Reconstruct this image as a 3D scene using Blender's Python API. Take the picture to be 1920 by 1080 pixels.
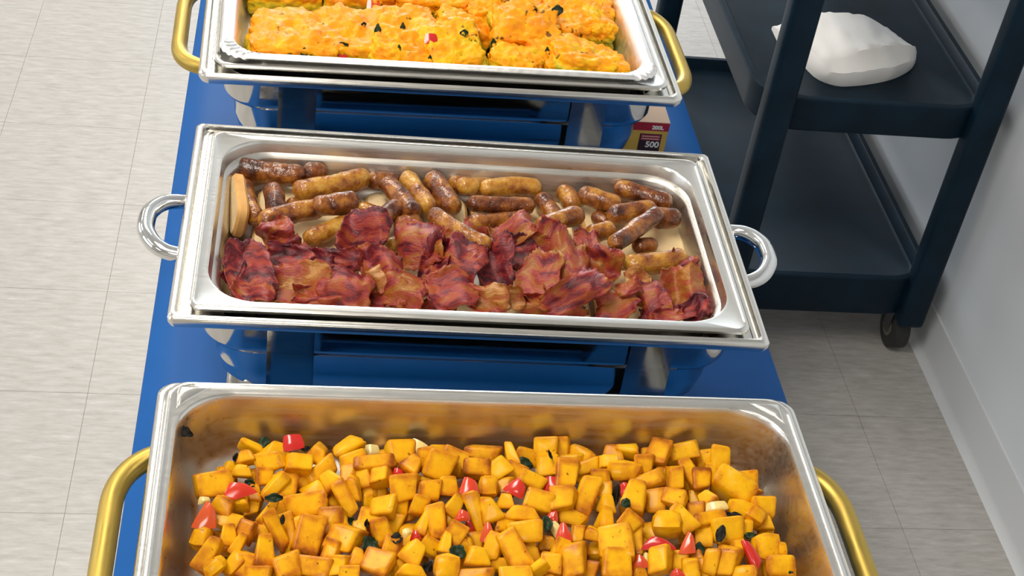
import bpy, bmesh, math, random
from mathutils import Vector, Matrix, noise

# ---------------------------------------------------------------- clear
for o in list(bpy.data.objects):
    bpy.data.objects.remove(o, do_unlink=True)
SC = bpy.context.scene
COL = SC.collection
random.seed(7)

# ---------------------------------------------------------------- camera
F_PX = 2772.756
CAM = Vector((-.2216, 0.0, 1.9072))
PITCH, YAW, ROLL = .6631, .1904, .1598
_cy, _sy, _cp, _sp = math.cos(YAW), math.sin(YAW), math.cos(PITCH), math.sin(PITCH)
FWD = Vector((_sy*_cp, _cy*_cp, -_sp))
_r = Vector((_cy, -_sy, 0)); _u = _r.cross(FWD)
RIGHT = math.cos(ROLL)*_r + math.sin(ROLL)*_u
UP = -math.sin(ROLL)*_r + math.cos(ROLL)*_u
cd = bpy.data.cameras.new('camera'); cam = bpy.data.objects.new('camera', cd); COL.objects.link(cam)
cd.sensor_fit = 'HORIZONTAL'; cd.sensor_width = 36; cd.lens = F_PX/1920*36; cd.clip_start = .02
M = Matrix((( RIGHT.x, UP.x, -FWD.x, CAM.x), (RIGHT.y, UP.y, -FWD.y, CAM.y), (RIGHT.z, UP.z, -FWD.z, CAM.z), (0, 0, 0, 1)))
cam.matrix_world = M
SC.camera = cam

def ray(u, v): return FWD + (u-960)/F_PX*RIGHT - (v-540)/F_PX*UP
def atz(u, v, z):
    d = ray(u, v); return CAM + d*((z-CAM.z)/d.z)
def ppm(p): return F_PX/((Vector(p)-CAM).dot(FWD))       # pixels per metre at a point

# ---------------------------------------------------------------- world, lights, exposure
w = bpy.data.worlds.new('world'); SC.world = w; w.use_nodes = True
w.node_tree.nodes['Background'].inputs[0].default_value = (.75, .86, 1, 1)
w.node_tree.nodes['Background'].inputs[1].default_value = .6
def area(name, loc, rot, sx, sy, power, col):
    l = bpy.data.lights.new(name, 'AREA'); l.shape = 'RECTANGLE'; l.size = sx; l.size_y = sy; l.energy = power; l.color = col
    o = bpy.data.objects.new(name, l); COL.objects.link(o); o.location = loc; o.rotation_euler = rot; return o
CEIL = 2.75
WARM = (1, .93, .83); DAY = (.86, .93, 1)
# ceiling panels (0.6 x 1.2 m) in two rows
for i, (x, y, e) in enumerate(((-.75, .9, 34), (-.75, 3.3, 34), (-.75, -1.5, 26), (-.75, 5.6, 26), (-2.9, .9, 20), (-2.9, 3.3, 20), (-2.9, 5.6, 20), (-2.9, -1.5, 20))):
    area('ceiling_panel_offscreen', (x, y, CEIL-.02), (0, 0, 0), .6, 1.2, e, WARM)
# daylight through the windows of the left wall and the glazed opening in the far wall
area('window_left_offscreen', (-4.42, .9, 1.55), (0, -math.pi/2, 0), 1.5, 2.6, 22, DAY)
area('window_left_offscreen', (-4.42, 4.1, 1.55), (0, -math.pi/2, 0), 1.5, 2.6, 22, DAY)
area('window_back_offscreen', (.25, 7.02, 1.3), (-math.pi/2, 0, 0), 1.5, 2.1, 110, DAY)
SC.view_settings.view_transform = 'Standard'; SC.view_settings.look = 'None'
SC.view_settings.gamma = 1; SC.view_settings.use_curve_mapping = False
SC.view_settings.exposure = .0

# ---------------------------------------------------------------- materials
MAT = {}
def newmat(name):
    m = bpy.data.materials.new(name); m.use_nodes = True; MAT[name] = m
    nt = m.node_tree; return m, nt, nt.nodes['Principled BSDF']
def N(nt, t, **kw):
    n = nt.nodes.new(t)
    for k, v in kw.items():
        if k == 'ins':
            for a, b in v.items(): n.inputs[a].default_value = b
        else: setattr(n, k, v)
    return n
def ramp(nt, stops, interp='LINEAR'):
    n = nt.nodes.new('ShaderNodeValToRGB'); e = n.color_ramp.elements; n.color_ramp.interpolation = interp
    while len(e) > 1: e.remove(e[-1])
    e[0].position = stops[0][0]; e[0].color = (*stops[0][1], 1)
    for p, c in stops[1:]:
        x = e.new(p); x.color = (*c, 1)
    return n
def plain(name, col, rough=.5, metal=0, spec=.5, noise_amt=0, noise_scale=30, bump=0, bump_scale=60, coat=0, sss=0, stretch=None):
    m, nt, b = newmat(name); L = nt.links.new
    b.inputs['Base Color'].default_value = (*col, 1); b.inputs['Roughness'].default_value = rough
    b.inputs['Metallic'].default_value = metal; b.inputs['Specular IOR Level'].default_value = spec
    b.inputs['Coat Weight'].default_value = coat
    if sss: b.inputs['Subsurface Weight'].default_value = sss; b.inputs['Subsurface Scale'].default_value = .006
    g = N(nt, 'ShaderNodeNewGeometry'); mp = N(nt, 'ShaderNodeMapping'); L(g.outputs['Position'], mp.inputs[0])
    if stretch: mp.inputs['Scale'].default_value = stretch
    if noise_amt:
        n = N(nt, 'ShaderNodeTexNoise', ins={'Scale': noise_scale, 'Detail': 5}); L(mp.outputs[0], n.inputs[0])
        r = ramp(nt, [(.3, tuple(c*(1-noise_amt) for c in col)), (.7, tuple(min(1, c*(1+noise_amt)) for c in col))])
        L(n.outputs[0], r.inputs[0]); L(r.outputs[0], b.inputs['Base Color'])
    if bump:
        n2 = N(nt, 'ShaderNodeTexNoise', ins={'Scale': bump_scale, 'Detail': 4}); L(mp.outputs[0], n2.inputs[0])
        bp = N(nt, 'ShaderNodeBump', ins={'Strength': bump, 'Distance': .002}); L(n2.outputs[0], bp.inputs['Height']); L(bp.outputs[0], b.inputs['Normal'])
    return m
def metal(name, col, r0, r1, scale=(6, 60, 60), bump=.02):
    m, nt, b = newmat(name); L = nt.links.new
    b.inputs['Base Color'].default_value = (*col, 1); b.inputs['Metallic'].default_value = 1
    g = N(nt, 'ShaderNodeNewGeometry'); mp = N(nt, 'ShaderNodeMapping'); mp.inputs['Scale'].default_value = scale
    L(g.outputs['Position'], mp.inputs[0])
    n = N(nt, 'ShaderNodeTexNoise', ins={'Scale': 5, 'Detail': 6}); L(mp.outputs[0], n.inputs[0])
    mr = N(nt, 'ShaderNodeMapRange', ins={'From Min': .3, 'From Max': .7, 'To Min': r0, 'To Max': r1}); L(n.outputs[0], mr.inputs[0])
    L(mr.outputs[0], b.inputs['Roughness'])
    if bump:
        n2 = N(nt, 'ShaderNodeTexNoise', ins={'Scale': 24, 'Detail': 3}); L(g.outputs['Position'], n2.inputs[0])
        bp = N(nt, 'ShaderNodeBump', ins={'Strength': bump, 'Distance': .004}); L(n2.outputs[0], bp.inputs['Height']); L(bp.outputs[0], b.inputs['Normal'])
    return m
metal('steel', (.82, .80, .75), .18, .26, bump=.01)
metal('steel_mirror', (.62, .61, .59), .06, .12, bump=.01)
metal('steel_pan', (.64, .61, .56), .26, .40, scale=(3, 50, 50), bump=.01)
metal('chrome', (.80, .80, .79), .05, .10, bump=.01)
metal('brass', (.54, .38, .09), .34, .48, scale=(8, 8, 8), bump=.03)
metal('foil', (.93, .92, .90), .32, .48, scale=(30, 30, 30), bump=.04)
plain('blue_cloth', (.0, .078, .30), .5, spec=.2, noise_amt=.08, noise_scale=9, bump=.12, bump_scale=14)
plain('wall_paint', (.63, .67, .71), .5, bump=.02, bump_scale=200)
plain('wall_white', (.50, .49, .47), .6)
plain('ceiling_white', (.66, .65, .63), .8)
plain('base_vinyl', (.56, .58, .60), .4)
plain('cart_plastic', (.003, .014, .027), .48, noise_amt=.25, noise_scale=14, bump=.06, bump_scale=300, spec=.16)
plain('rubber', (.02, .02, .02), .6)
plain('caster_tread', (.13, .12, .09), .6)
plain('caster_metal', (.35, .35, .36), .3, metal=1)
plain('napkin', (.86, .85, .83), .85, bump=.25, bump_scale=60, sss=.1)
plain('carton_cream', (.80, .58, .42), .6); plain('carton_red', (.36, .01, .03), .5)
plain('carton_yellow', (.62, .40, .07), .5, noise_amt=.2, noise_scale=20); plain('carton_dark', (.035, .012, .018), .5)
plain('carton_maroon', (.30, .03, .07), .5); plain('ink_white', (.85, .82, .8), .6)
plain('table_top', (.6, .6, .58), .5); plain('table_leg', (.2, .2, .21), .4, metal=1)
plain('window_white', (.8, .8, .8), .5)
plain('floor_grout', (.30, .27, .24), .7)
plain('bread', (.80, .60, .33), .85, noise_amt=.08, noise_scale=60, bump=.3, bump_scale=220, sss=.15)
plain('bread_crust', (.62, .33, .10), .7, noise_amt=.15, noise_scale=60)
plain('herb', (.012, .028, .010), .4, noise_amt=.4, noise_scale=120, spec=.2)
plain('herb_char', (.012, .010, .007), .6, spec=.2)
plain('onion', (.72, .56, .20), .3, noise_amt=.15, noise_scale=120, sss=.3, coat=.4)

# vinyl floor tile: streaked beige
m, nt, b = newmat('floor_tile'); L = nt.links.new
g = N(nt, 'ShaderNodeNewGeometry'); mp = N(nt, 'ShaderNodeMapping'); mp.inputs['Scale'].default_value = (16, 75, 1); L(g.outputs['Position'], mp.inputs[0])
n = N(nt, 'ShaderNodeTexNoise', ins={'Scale': 1.3, 'Detail': 5, 'Roughness': .65}); L(mp.outputs[0], n.inputs[0])
r = ramp(nt, [(.25, (.32, .302, .28)), (.5, (.41, .392, .37)), (.62, (.445, .43, .41)), (.75, (.53, .515, .495))]); L(n.outputs[0], r.inputs[0])
L(r.outputs[0], b.inputs['Base Color']); b.inputs['Roughness'].default_value = .34

# potato
m, nt, b = newmat('potato'); L = nt.links.new
tc = N(nt, 'ShaderNodeTexCoord'); oi = N(nt, 'ShaderNodeObjectInfo'); g = N(nt, 'ShaderNodeNewGeometry')
n = N(nt, 'ShaderNodeTexNoise', ins={'Scale': 55, 'Detail': 5, 'Roughness': .6}); L(g.outputs['Position'], n.inputs[0])
# roasted rims: the middle of the three |object coordinates| rises towards the cut edges of a piece
ab = N(nt, 'ShaderNodeVectorMath', operation='ABSOLUTE'); L(tc.outputs['Object'], ab.inputs[0]); sx_ = N(nt, 'ShaderNodeSeparateXYZ'); L(ab.outputs[0], sx_.inputs[0])
def mth(op, a, b_):
    q = N(nt, 'ShaderNodeMath', operation=op); L(a, q.inputs[0]); L(b_, q.inputs[1]); return q.outputs[0]
mid = mth('MAXIMUM', mth('MINIMUM', sx_.outputs[0], sx_.outputs[1]), mth('MINIMUM', mth('MAXIMUM', sx_.outputs[0], sx_.outputs[1]), sx_.outputs[2]))
at = N(nt, 'ShaderNodeMapRange', ins={'From Min': .26, 'From Max': .47, 'To Min': 0., 'To Max': 1.}); L(mid, at.inputs[0])
a1 = N(nt, 'ShaderNodeMath', operation='MULTIPLY_ADD', ins={1: .24, 2: -.10}); L(oi.outputs['Random'], a1.inputs[0])
a2 = N(nt, 'ShaderNodeMath', operation='ADD'); L(n.outputs[0], a2.inputs[0]); L(a1.outputs[0], a2.inputs[1])
a3 = N(nt, 'ShaderNodeMath', operation='MULTIPLY_ADD', ins={1: -.26}); L(at.outputs[0], a3.inputs[0]); L(a2.outputs[0], a3.inputs[2])
r = ramp(nt, [(.06, (.24, .060, .003)), (.24, (.52, .17, .004)), (.46, (.72, .34, .003)), (.68, (.80, .43, .005)), (.92, (.85, .54, .11))]); L(a3.outputs[0], r.inputs[0])
n3 = N(nt, 'ShaderNodeTexNoise', ins={'Scale': 210, 'Detail': 2}); L(g.outputs['Position'], n3.inputs[0])
sp = ramp(nt, [(.25, (.25, .12, .04)), (.31, (1, 1, 1))]); L(n3.outputs[0], sp.inputs[0])
mx = N(nt, 'ShaderNodeMix', data_type='RGBA', blend_type='MULTIPLY'); mx.inputs[0].default_value = .8
L(r.outputs[0], mx.inputs[6]); L(sp.outputs[0], mx.inputs[7]); L(mx.outputs[2], b.inputs['Base Color']); b.inputs['Specular IOR Level'].default_value = .12
b.inputs['Roughness'].default_value = .5; b.inputs['Coat Weight'].default_value = .15; b.inputs['Coat Roughness'].default_value = .08
b.inputs['Subsurface Weight'].default_value = .05; b.inputs['Subsurface Scale'].default_value = .004; b.inputs['Subsurface Radius'].default_value = (1, .5, .1)
bp = N(nt, 'ShaderNodeBump', ins={'Strength': .25, 'Distance': .001}); L(n3.outputs[0], bp.inputs['Height']); L(bp.outputs[0], b.inputs['Normal'])

# red pepper
m, nt, b = newmat('pepper'); L = nt.links.new
oi = N(nt, 'ShaderNodeObjectInfo'); r = ramp(nt, [(0, (.50, .010, .008)), (.5, (.60, .030, .010)), (1, (.62, .085, .012))]); L(oi.outputs['Random'], r.inputs[0]); L(r.outputs[0], b.inputs['Base Color'])
b.inputs['Roughness'].default_value = .2; b.inputs['Coat Weight'].default_value = .5; b.inputs['Subsurface Weight'].default_value = .15; b.inputs['Subsurface Scale'].default_value = .004

# sausage; object colour R = 0 dark brown .. 1 golden
m, nt, b = newmat('sausage'); L = nt.links.new
oi = N(nt, 'ShaderNodeObjectInfo'); g = N(nt, 'ShaderNodeNewGeometry'); sep = N(nt, 'ShaderNodeSeparateColor'); L(oi.outputs['Color'], sep.inputs[0])
n = N(nt, 'ShaderNodeTexNoise', ins={'Scale': 42, 'Detail': 6, 'Roughness': .65}); L(g.outputs['Position'], n.inputs[0])
a1 = N(nt, 'ShaderNodeMath', operation='MULTIPLY_ADD', ins={1: .46, 2: -.26}); L(sep.outputs[0], a1.inputs[0])
nn = N(nt, 'ShaderNodeMath', operation='MULTIPLY_ADD', ins={1: 2.0, 2: -.5}); L(n.outputs[0], nn.inputs[0])
a2 = N(nt, 'ShaderNodeMath', operation='ADD'); L(nn.outputs[0], a2.inputs[0]); L(a1.outputs[0], a2.inputs[1])
r = ramp(nt, [(.08, (.045, .010, .004)), (.30, (.15, .038, .008)), (.50, (.31, .105, .014)), (.70, (.46, .21, .025)), (.95, (.57, .34, .065))]); L(a2.outputs[0], r.inputs[0])
L(r.outputs[0], b.inputs['Base Color']); b.inputs['Roughness'].default_value = .36; b.inputs['Specular IOR Level'].default_value = .2; b.inputs['Coat Weight'].default_value = .7; b.inputs['Coat Roughness'].default_value = .05
n3 = N(nt, 'ShaderNodeTexNoise', ins={'Scale': 95, 'Detail': 4}); L(g.outputs['Position'], n3.inputs[0])
bp = N(nt, 'ShaderNodeBump', ins={'Strength': .85, 'Distance': .0032}); L(n3.outputs[0], bp.inputs['Height']); L(bp.outputs[0], b.inputs['Normal']); L(bp.outputs[0], b.inputs['Coat Normal'])

# bacon; object colour R = palette shift, G = seed
m, nt, b = newmat('bacon'); L = nt.links.new
oi = N(nt, 'ShaderNodeObjectInfo'); tc = N(nt, 'ShaderNodeTexCoord'); sep = N(nt, 'ShaderNodeSeparateColor'); L(oi.outputs['Color'], sep.inputs[0])
uv = N(nt, 'ShaderNodeUVMap'); mp = N(nt, 'ShaderNodeMapping'); mp.inputs['Scale'].default_value = (1.1, 2.6, 1); L(uv.outputs[0], mp.inputs[0])
cx = N(nt, 'ShaderNodeCombineXYZ'); mm = N(nt, 'ShaderNodeMath', operation='MULTIPLY', ins={1: 37.}); L(sep.outputs[1], mm.inputs[0])
L(mm.outputs[0], cx.inputs[2]); L(mm.outputs[0], cx.inputs[0]); L(cx.outputs[0], mp.inputs['Location'])
n = N(nt, 'ShaderNodeTexNoise', ins={'Scale': 1.2, 'Detail': 5, 'Roughness': .55, 'Distortion': .9}); L(mp.outputs[0], n.inputs[0])
nn = N(nt, 'ShaderNodeMath', operation='MULTIPLY_ADD', ins={1: 1.75, 2: -.375}); L(n.outputs[0], nn.inputs[0])
a1 = N(nt, 'ShaderNodeMath', operation='MULTIPLY_ADD', ins={1: .6, 2: -.3}); L(sep.outputs[0], a1.inputs[0])
a2 = N(nt, 'ShaderNodeMath', operation='ADD'); L(nn.outputs[0], a2.inputs[0]); L(a1.outputs[0], a2.inputs[1])
r = ramp(nt, [(.05, (.040, .004, .007)), (.28, (.13, .012, .018)), (.45, (.29, .032, .028)), (.58, (.34, .065, .020)), (.70, (.30, .095, .014)), (.86, (.42, .18, .04)), (1, (.55, .30, .13))]); L(a2.outputs[0], r.inputs[0])
L(r.outputs[0], b.inputs['Base Color']); b.inputs['Roughness'].default_value = .38; b.inputs['Specular IOR Level'].default_value = .18; b.inputs['Coat Weight'].default_value = .45; b.inputs['Coat Roughness'].default_value = .05
b.inputs['Subsurface Weight'].default_value = .1; b.inputs['Subsurface Scale'].default_value = .003
n3 = N(nt, 'ShaderNodeTexNoise', ins={'Scale': 12, 'Detail': 5}); L(mp.outputs[0], n3.inputs[0])
bp = N(nt, 'ShaderNodeBump', ins={'Strength': .6, 'Distance': .0018}); L(n3.outputs[0], bp.inputs['Height']); L(bp.outputs[0], b.inputs['Normal']); L(bp.outputs[0], b.inputs['Coat Normal'])

# egg bake; object colour R: 0 orange cheese .. 1 yellow-green
m, nt, b = newmat('egg_bake'); L = nt.links.new
oi = N(nt, 'ShaderNodeObjectInfo'); g = N(nt, 'ShaderNodeNewGeometry'); sep = N(nt, 'ShaderNodeSeparateColor'); L(oi.outputs['Color'], sep.inputs[0])
n = N(nt, 'ShaderNodeTexNoise', ins={'Scale': 48, 'Detail': 6, 'Roughness': .65}); L(g.outputs['Position'], n.inputs[0])
at = N(nt, 'ShaderNodeAttribute'); at.attribute_name = 'edge'
a0 = N(nt, 'ShaderNodeMath', operation='MULTIPLY_ADD', ins={1: -.34}); L(at.outputs['Fac'], a0.inputs[0]); L(n.outputs[0], a0.inputs[2])
a1 = N(nt, 'ShaderNodeMath', operation='MULTIPLY_ADD', ins={1: -.16, 2: .06}); L(sep.outputs[0], a1.inputs[0])
a2 = N(nt, 'ShaderNodeMath', operation='ADD'); L(a0.outputs[0], a2.inputs[0]); L(a1.outputs[0], a2.inputs[1])
r = ramp(nt, [(.06, (.34, .30, .020)), (.22, (.52, .41, .018)), (.36, (.80, .45, .008)), (.50, (.86, .34, .006)), (.64, (.88, .29, .010)), (.78, (.85, .44, .18))]); L(a2.outputs[0], r.inputs[0])
n3 = N(nt, 'ShaderNodeTexNoise', ins={'Scale': 75, 'Detail': 3}); L(g.outputs['Position'], n3.inputs[0])
sp = ramp(nt, [(.29, (.05, .10, .01)), (.345, (1, 1, 1))]); L(n3.outputs[0], sp.inputs[0])
mx = N(nt, 'ShaderNodeMix', data_type='RGBA', blend_type='MULTIPLY'); mx.inputs[0].default_value = .85
L(r.outputs[0], mx.inputs[6]); L(sp.outputs[0], mx.inputs[7]); L(mx.outputs[2], b.inputs['Base Color'])
b.inputs['Specular IOR Level'].default_value = .15; b.inputs['Roughness'].default_value = .45; b.inputs['Coat Weight'].default_value = .08; b.inputs['Coat Roughness'].default_value = .25
b.inputs['Subsurface Weight'].default_value = .1; b.inputs['Subsurface Scale'].default_value = .004
n4 = N(nt, 'ShaderNodeTexNoise', ins={'Scale': 160, 'Detail': 4}); L(g.outputs['Position'], n4.inputs[0])
bp = N(nt, 'ShaderNodeBump', ins={'Strength': .5, 'Distance': .002}); L(n4.outputs[0], bp.inputs['Height']); L(bp.outputs[0], b.inputs['Normal'])

# ---------------------------------------------------------------- mesh helpers
def link(name, me, mat=None, parent=None, smooth=True):
    if mat is not None:
        if isinstance(mat, (list, tuple)):
            for q in mat: me.materials.append(MAT[q])
        elif not me.materials: me.materials.append(MAT[mat])
    o = bpy.data.objects.new(name, me); COL.objects.link(o)
    if parent: o.parent = parent
    return o
def mesh(name, V, Fc, mat, parent=None, smooth=True, autos=None):
    me = bpy.data.meshes.new(name); me.from_pydata([tuple(v) for v in V], [], Fc); me.update()
    if smooth:
        me.polygons.foreach_set('use_smooth', [True]*len(me.polygons))
        if autos is not None: me.set_sharp_from_angle(angle=math.radians(autos))
    return link(name, me, mat, parent)
def frombm(name, bm, mat, parent=None, smooth=True, autos=40):
    bmesh.ops.recalc_face_normals(bm, faces=bm.faces)
    me = bpy.data.meshes.new(name); bm.to_mesh(me); bm.free()
    if smooth:
        me.polygons.foreach_set('use_smooth', [True]*len(me.polygons)); me.set_sharp_from_angle(angle=math.radians(autos))
    return link(name, me, mat, parent)
def empty(name, loc=(0, 0, 0), rz=0):
    o = bpy.data.objects.new(name, None); COL.objects.link(o); o.location = loc; o.rotation_euler = (0, 0, rz); o.empty_display_size = .05
    return o
def tag(o, label, cat, group=None):
    o['label'] = label; o['category'] = cat
    if group: o['group'] = group
    return o
def struct(o): o['kind'] = 'structure'; return o
def box_bm(bm, lo, hi):
    vs = [bm.verts.new((x, y, z)) for x in (lo[0], hi[0]) for y in (lo[1], hi[1]) for z in (lo[2], hi[2])]
    for f in ((0, 1, 3, 2), (4, 6, 7, 5), (0, 4, 5, 1), (2, 3, 7, 6), (0, 2, 6, 4), (1, 5, 7, 3)): bm.faces.new([vs[i] for i in f])
def box(name, lo, hi, mat, parent=None, bev=0, seg=2):
    bm = bmesh.new(); box_bm(bm, lo, hi)
    if bev: bmesh.ops.bevel(bm, geom=bm.edges[:], offset=bev, segments=seg, affect='EDGES', profile=.6)
    return frombm(name, bm, mat, parent, smooth=bool(bev))
def rrect(hx, hy, r, n=8):
    r = max(1e-4, min(r, hx-1e-4, hy-1e-4)); P = []
    for q, (sx, sy) in enumerate(((1, 1), (-1, 1), (-1, -1), (1, -1))):
        for i in range(n+1):
            a = math.pi/2*(q+i/n); P.append((sx*(hx-r)+r*math.cos(a), sy*(hy-r)+r*math.sin(a)))
    return P
def loft(name, rings, mat, parent=None, n=8, cap_end=True, cap_start=False, autos=50, warp=None, c=(0, 0)):
    """rings of (half_x, half_y, radius, z)"""
    V, Fc = [], []; k = 4*(n+1)
    for hx, hy, r, z in rings:
        for x, y in rrect(hx, hy, r, n):
            p = Vector((x+c[0], y+c[1], z)); V.append(warp(p) if warp else p)
    for i in range(len(rings)-1):
        for j in range(k):
            a, b2 = i*k+j, i*k+(j+1) % k
            Fc.append((a, b2, b2+k, a+k))
    if cap_end: Fc.append(tuple(range((len(rings)-1)*k, len(rings)*k)))
    if cap_start: Fc.append(tuple(reversed(range(k))))
    return mesh(name, V, Fc, mat, parent, True, autos)
def tube(name, pts, rad, mat, parent=None, seg=12, caps=True):
    pts = [Vector(p) for p in pts]; V, Fc = [], []; nrm = None
    for i, p in enumerate(pts):
        t = (pts[min(i+1, len(pts)-1)]-pts[max(i-1, 0)]).normalized()
        if nrm is None: nrm = t.orthogonal().normalized()
        nrm = (nrm-t*nrm.dot(t)).normalized(); bn = t.cross(nrm)
        rr = rad[i] if isinstance(rad, (list, tuple)) else rad
        for j in range(seg):
            a = 2*math.pi*j/seg; V.append(p+rr*(math.cos(a)*nrm+math.sin(a)*bn))
    for i in range(len(pts)-1):
        for j in range(seg):
            a, b2 = i*seg+j, i*seg+(j+1) % seg; Fc.append((a, b2, b2+seg, a+seg))
    if caps: Fc += [tuple(reversed(range(seg))), tuple(range((len(pts)-1)*seg, len(pts)*seg))]
    return mesh(name, V, Fc, mat, parent, True, 60)
def catmull(P, n=6):
    P = [Vector(p) for p in P]; out = []
    for i in range(len(P)-1):
        a, b2, c, d = P[max(i-1, 0)], P[i], P[i+1], P[min(i+2, len(P)-1)]
        for k in range(n):
            t = k/n; out.append(.5*((2*b2)+(-a+c)*t+(2*a-5*b2+4*c-d)*t*t+(-a+3*b2-3*c+d)*t**3))
    return out+[P[-1]]

# ---------------------------------------------------------------- the room
XW = 1.0965
fl = struct(box('floor', (-4.4, -3, -.05), (XW+.1, 7, -.004), 'floor_tile'))
TS = .2949; XA = -.5757
bm = bmesh.new(); g2 = .0004; box_bm(bm, (g2, g2, -.0045), (TS-g2, TS-g2, 0))
tile_me = bpy.data.meshes.new('tile'); bmesh.ops.recalc_face_normals(bm, faces=bm.faces); bm.to_mesh(tile_me); bm.free(); tile_me.materials.append(MAT['floor_tile'])
bed = box('tile_bed', (XA-5*TS, 2.9225-6*TS, -.0042), (XW, 2.9225+7*TS, -.0012), 'floor_grout', fl)
for i in range(-5, 6):
    for j in range(-6, 7):
        x0 = XA+i*TS
        if x0+TS > XW+.001:
            bm = bmesh.new(); box_bm(bm, (g2, g2, -.0045), (XW-x0, TS-g2, 0)); bmesh.ops.recalc_face_normals(bm, faces=bm.faces)
            me = bpy.data.meshes.new('tile'); bm.to_mesh(me); bm.free(); me.materials.append(MAT['floor_tile'])
        else: me = tile_me
        o = link('tile', me, None, fl); o.location = (x0, 2.9225+j*TS, 0)
struct(box('wall_right', (XW, -3, -.05), (XW+.1, 7, CEIL), 'wall_paint'))
# coved vinyl baseboard
prof = [(0, .108), (-.0035, .1075), (-.004, .104), (-.004, .02), (-.007, .010), (-.014, .003), (-.018, .0), (0, 0)]
V = []; 
for y in (-3, 7): V += [(XW+px, y, pz) for px, pz in prof]
k = len(prof); Fc = [(j, (j+1) % k, (j+1) % k+k, j+k) for j in range(k)]
struct(mesh('baseboard_right', V, Fc, 'base_vinyl', None, True, 50))
struct(box('ceiling', (-4.4, -3, CEIL), (XW+.1, 7, CEIL+.1), 'ceiling_white'))
struct(box('wall_front', (-4.4, -3.1, -.05), (XW+.1, -3, CEIL), 'wall_white'))
def holed(name, axis, pos, a0, a1, holes, z0=-.05, z1=CEIL):
    bm = bmesh.new()
    def q(u0, u1, w0, w1):
        if u1-u0 < .001 or w1-w0 < .001: return
        if axis == 'x': box_bm(bm, (pos-.1, u0, w0), (pos, u1, w1))
        else: box_bm(bm, (u0, pos, w0), (u1, pos+.1, w1))
    u = a0
    for h0, h1, b0, b1 in holes:
        q(u, h0, z0, z1); q(h0, h1, z0, b0); q(h0, h1, b1, z1); u = h1
    q(u, a1, z0, z1)
    return struct(frombm(name, bm, 'wall_white', None, smooth=False))
holed('wall_left', 'x', -4.3, -3, 7, [(-.4, 2.2, .8, 2.3), (2.8, 5.4, .8, 2.3)])
holed('wall_back', 'y', 6.9, -4.4, XW+.1, [(-.5, 1.0, .25, 2.35)])
def window(name, axis, pos, a0, a1, b0, b1, nm):
    bm = bmesh.new(); t = .05
    def q(u0, u1, w0, w1):
        if axis == 'x': box_bm(bm, (pos-.07, u0, w0), (pos-.02, u1, w1))
        else: box_bm(bm, (u0, pos+.02, w0), (u1, pos+.07, w1))
    q(a0, a0+t, b0, b1); q(a1-t, a1, b0, b1); q(a0+t, a1-t, b0, b0+t); q(a0+t, a1-t, b1-t, b1)
    for i in range(1, nm):
        c = a0+(a1-a0)*i/nm; q(c-t/2, c+t/2, b0+t, b1-t)
    return struct(frombm(name, bm, 'window_white', None, smooth=False))
window('window_1', 'x', -4.3, -.4, 2.2, .8, 2.3, 3); window('window_2', 'x', -4.3, 2.8, 5.4, .8, 2.3, 3); window('window_3', 'y', 6.9, -.5, 1.0, .25, 2.35, 2)

# ---------------------------------------------------------------- table and cloth
ZT = .74; TW = .3813; TY0, TY1 = .52, 2.35
tb = tag(empty('folding_table', (0, (TY0+TY1)/2, 0)), 'long folding table hidden under the blue cloth', 'table')
hl = (TY1-TY0)/2
box('tabletop', (-TW+.004, -hl+.004, ZT-.04), (TW-.004, hl-.004, ZT-.003), 'table_top', tb, .004)
for sx in (-1, 1):
    for sy in (-1, 1):
        tube('leg', [(sx*.31, sy*(hl-.2), 0), (sx*.31, sy*(hl-.2), ZT-.035)], .014, 'table_leg', tb)
def clothwarp(p):
    if p.z < ZT-.02:
        d = (ZT-p.z)
        s = noise.noise(Vector((p.x*5, p.y*5, 0)))
        out = Vector((1 if p.x > TW-.02 else (-1 if p.x < -TW+.02 else 0), 1 if p.y > hl-.02 else (-1 if p.y < -hl+.02 else 0), 0))
        return p-out*(.004+.05*d*abs(s))
    return p
NX, NY = 20, 60
V, Fc = [], []
zs = (ZT-.22, ZT-.14, ZT-.07, ZT-.015, ZT-.003)
def perim():
    P = []
    for i in range(NX): P.append((-TW+2*TW*i/NX, -hl))
    for j in range(NY): P.append((TW, -hl+2*hl*j/NY))
    for i in range(NX): P.append((TW-2*TW*i/NX, hl))
    for j in range(NY): P.append((-TW, hl-2*hl*j/NY))
    return P
PP = perim(); k = len(PP)
for z in zs:
    for x, y in PP: V.append(clothwarp(Vector((x, y, z))))
for x, y in PP: V.append(Vector((x*.994, y*.998, ZT)))
for i in range(len(zs)):
    for j in range(k): Fc.append((i*k+j, i*k+(j+1) % k, (i+1)*k+(j+1) % k, (i+1)*k+j))
base = len(V)-k
# top grid with faint creases
gi = {}
for i in range(NX+1):
    for j in range(NY+1):
        x, y = (-TW+2*TW*i/NX)*.994, (-hl+2*hl*j/NY)*.998
        if i in (0, NX) or j in (0, NY):
            if j == 0: idx = base+i
            elif i == NX: idx = base+NX+j
            elif j == NY: idx = base+NX+NY+(NX-i)
            else: idx = base+2*NX+NY+(NY-j)
            if i == 0 and j == 0: idx = base
            gi[i, j] = idx
        else:
            gi[i, j] = len(V); V.append(Vector((x, y, ZT+.0012*noise.noise(Vector((x*9, y*7, 1))))))
for i in range(NX):
    for j in range(NY): Fc.append((gi[i, j], gi[i+1, j], gi[i+1, j+1], gi[i, j+1]))
cl = mesh('tablecloth', V, Fc, 'blue_cloth', None, True, 60); cl.location = (0, (TY0+TY1)/2, 0)
tag(cl, 'smooth bright blue plastic cloth covering the buffet table', 'tablecloth')

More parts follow.
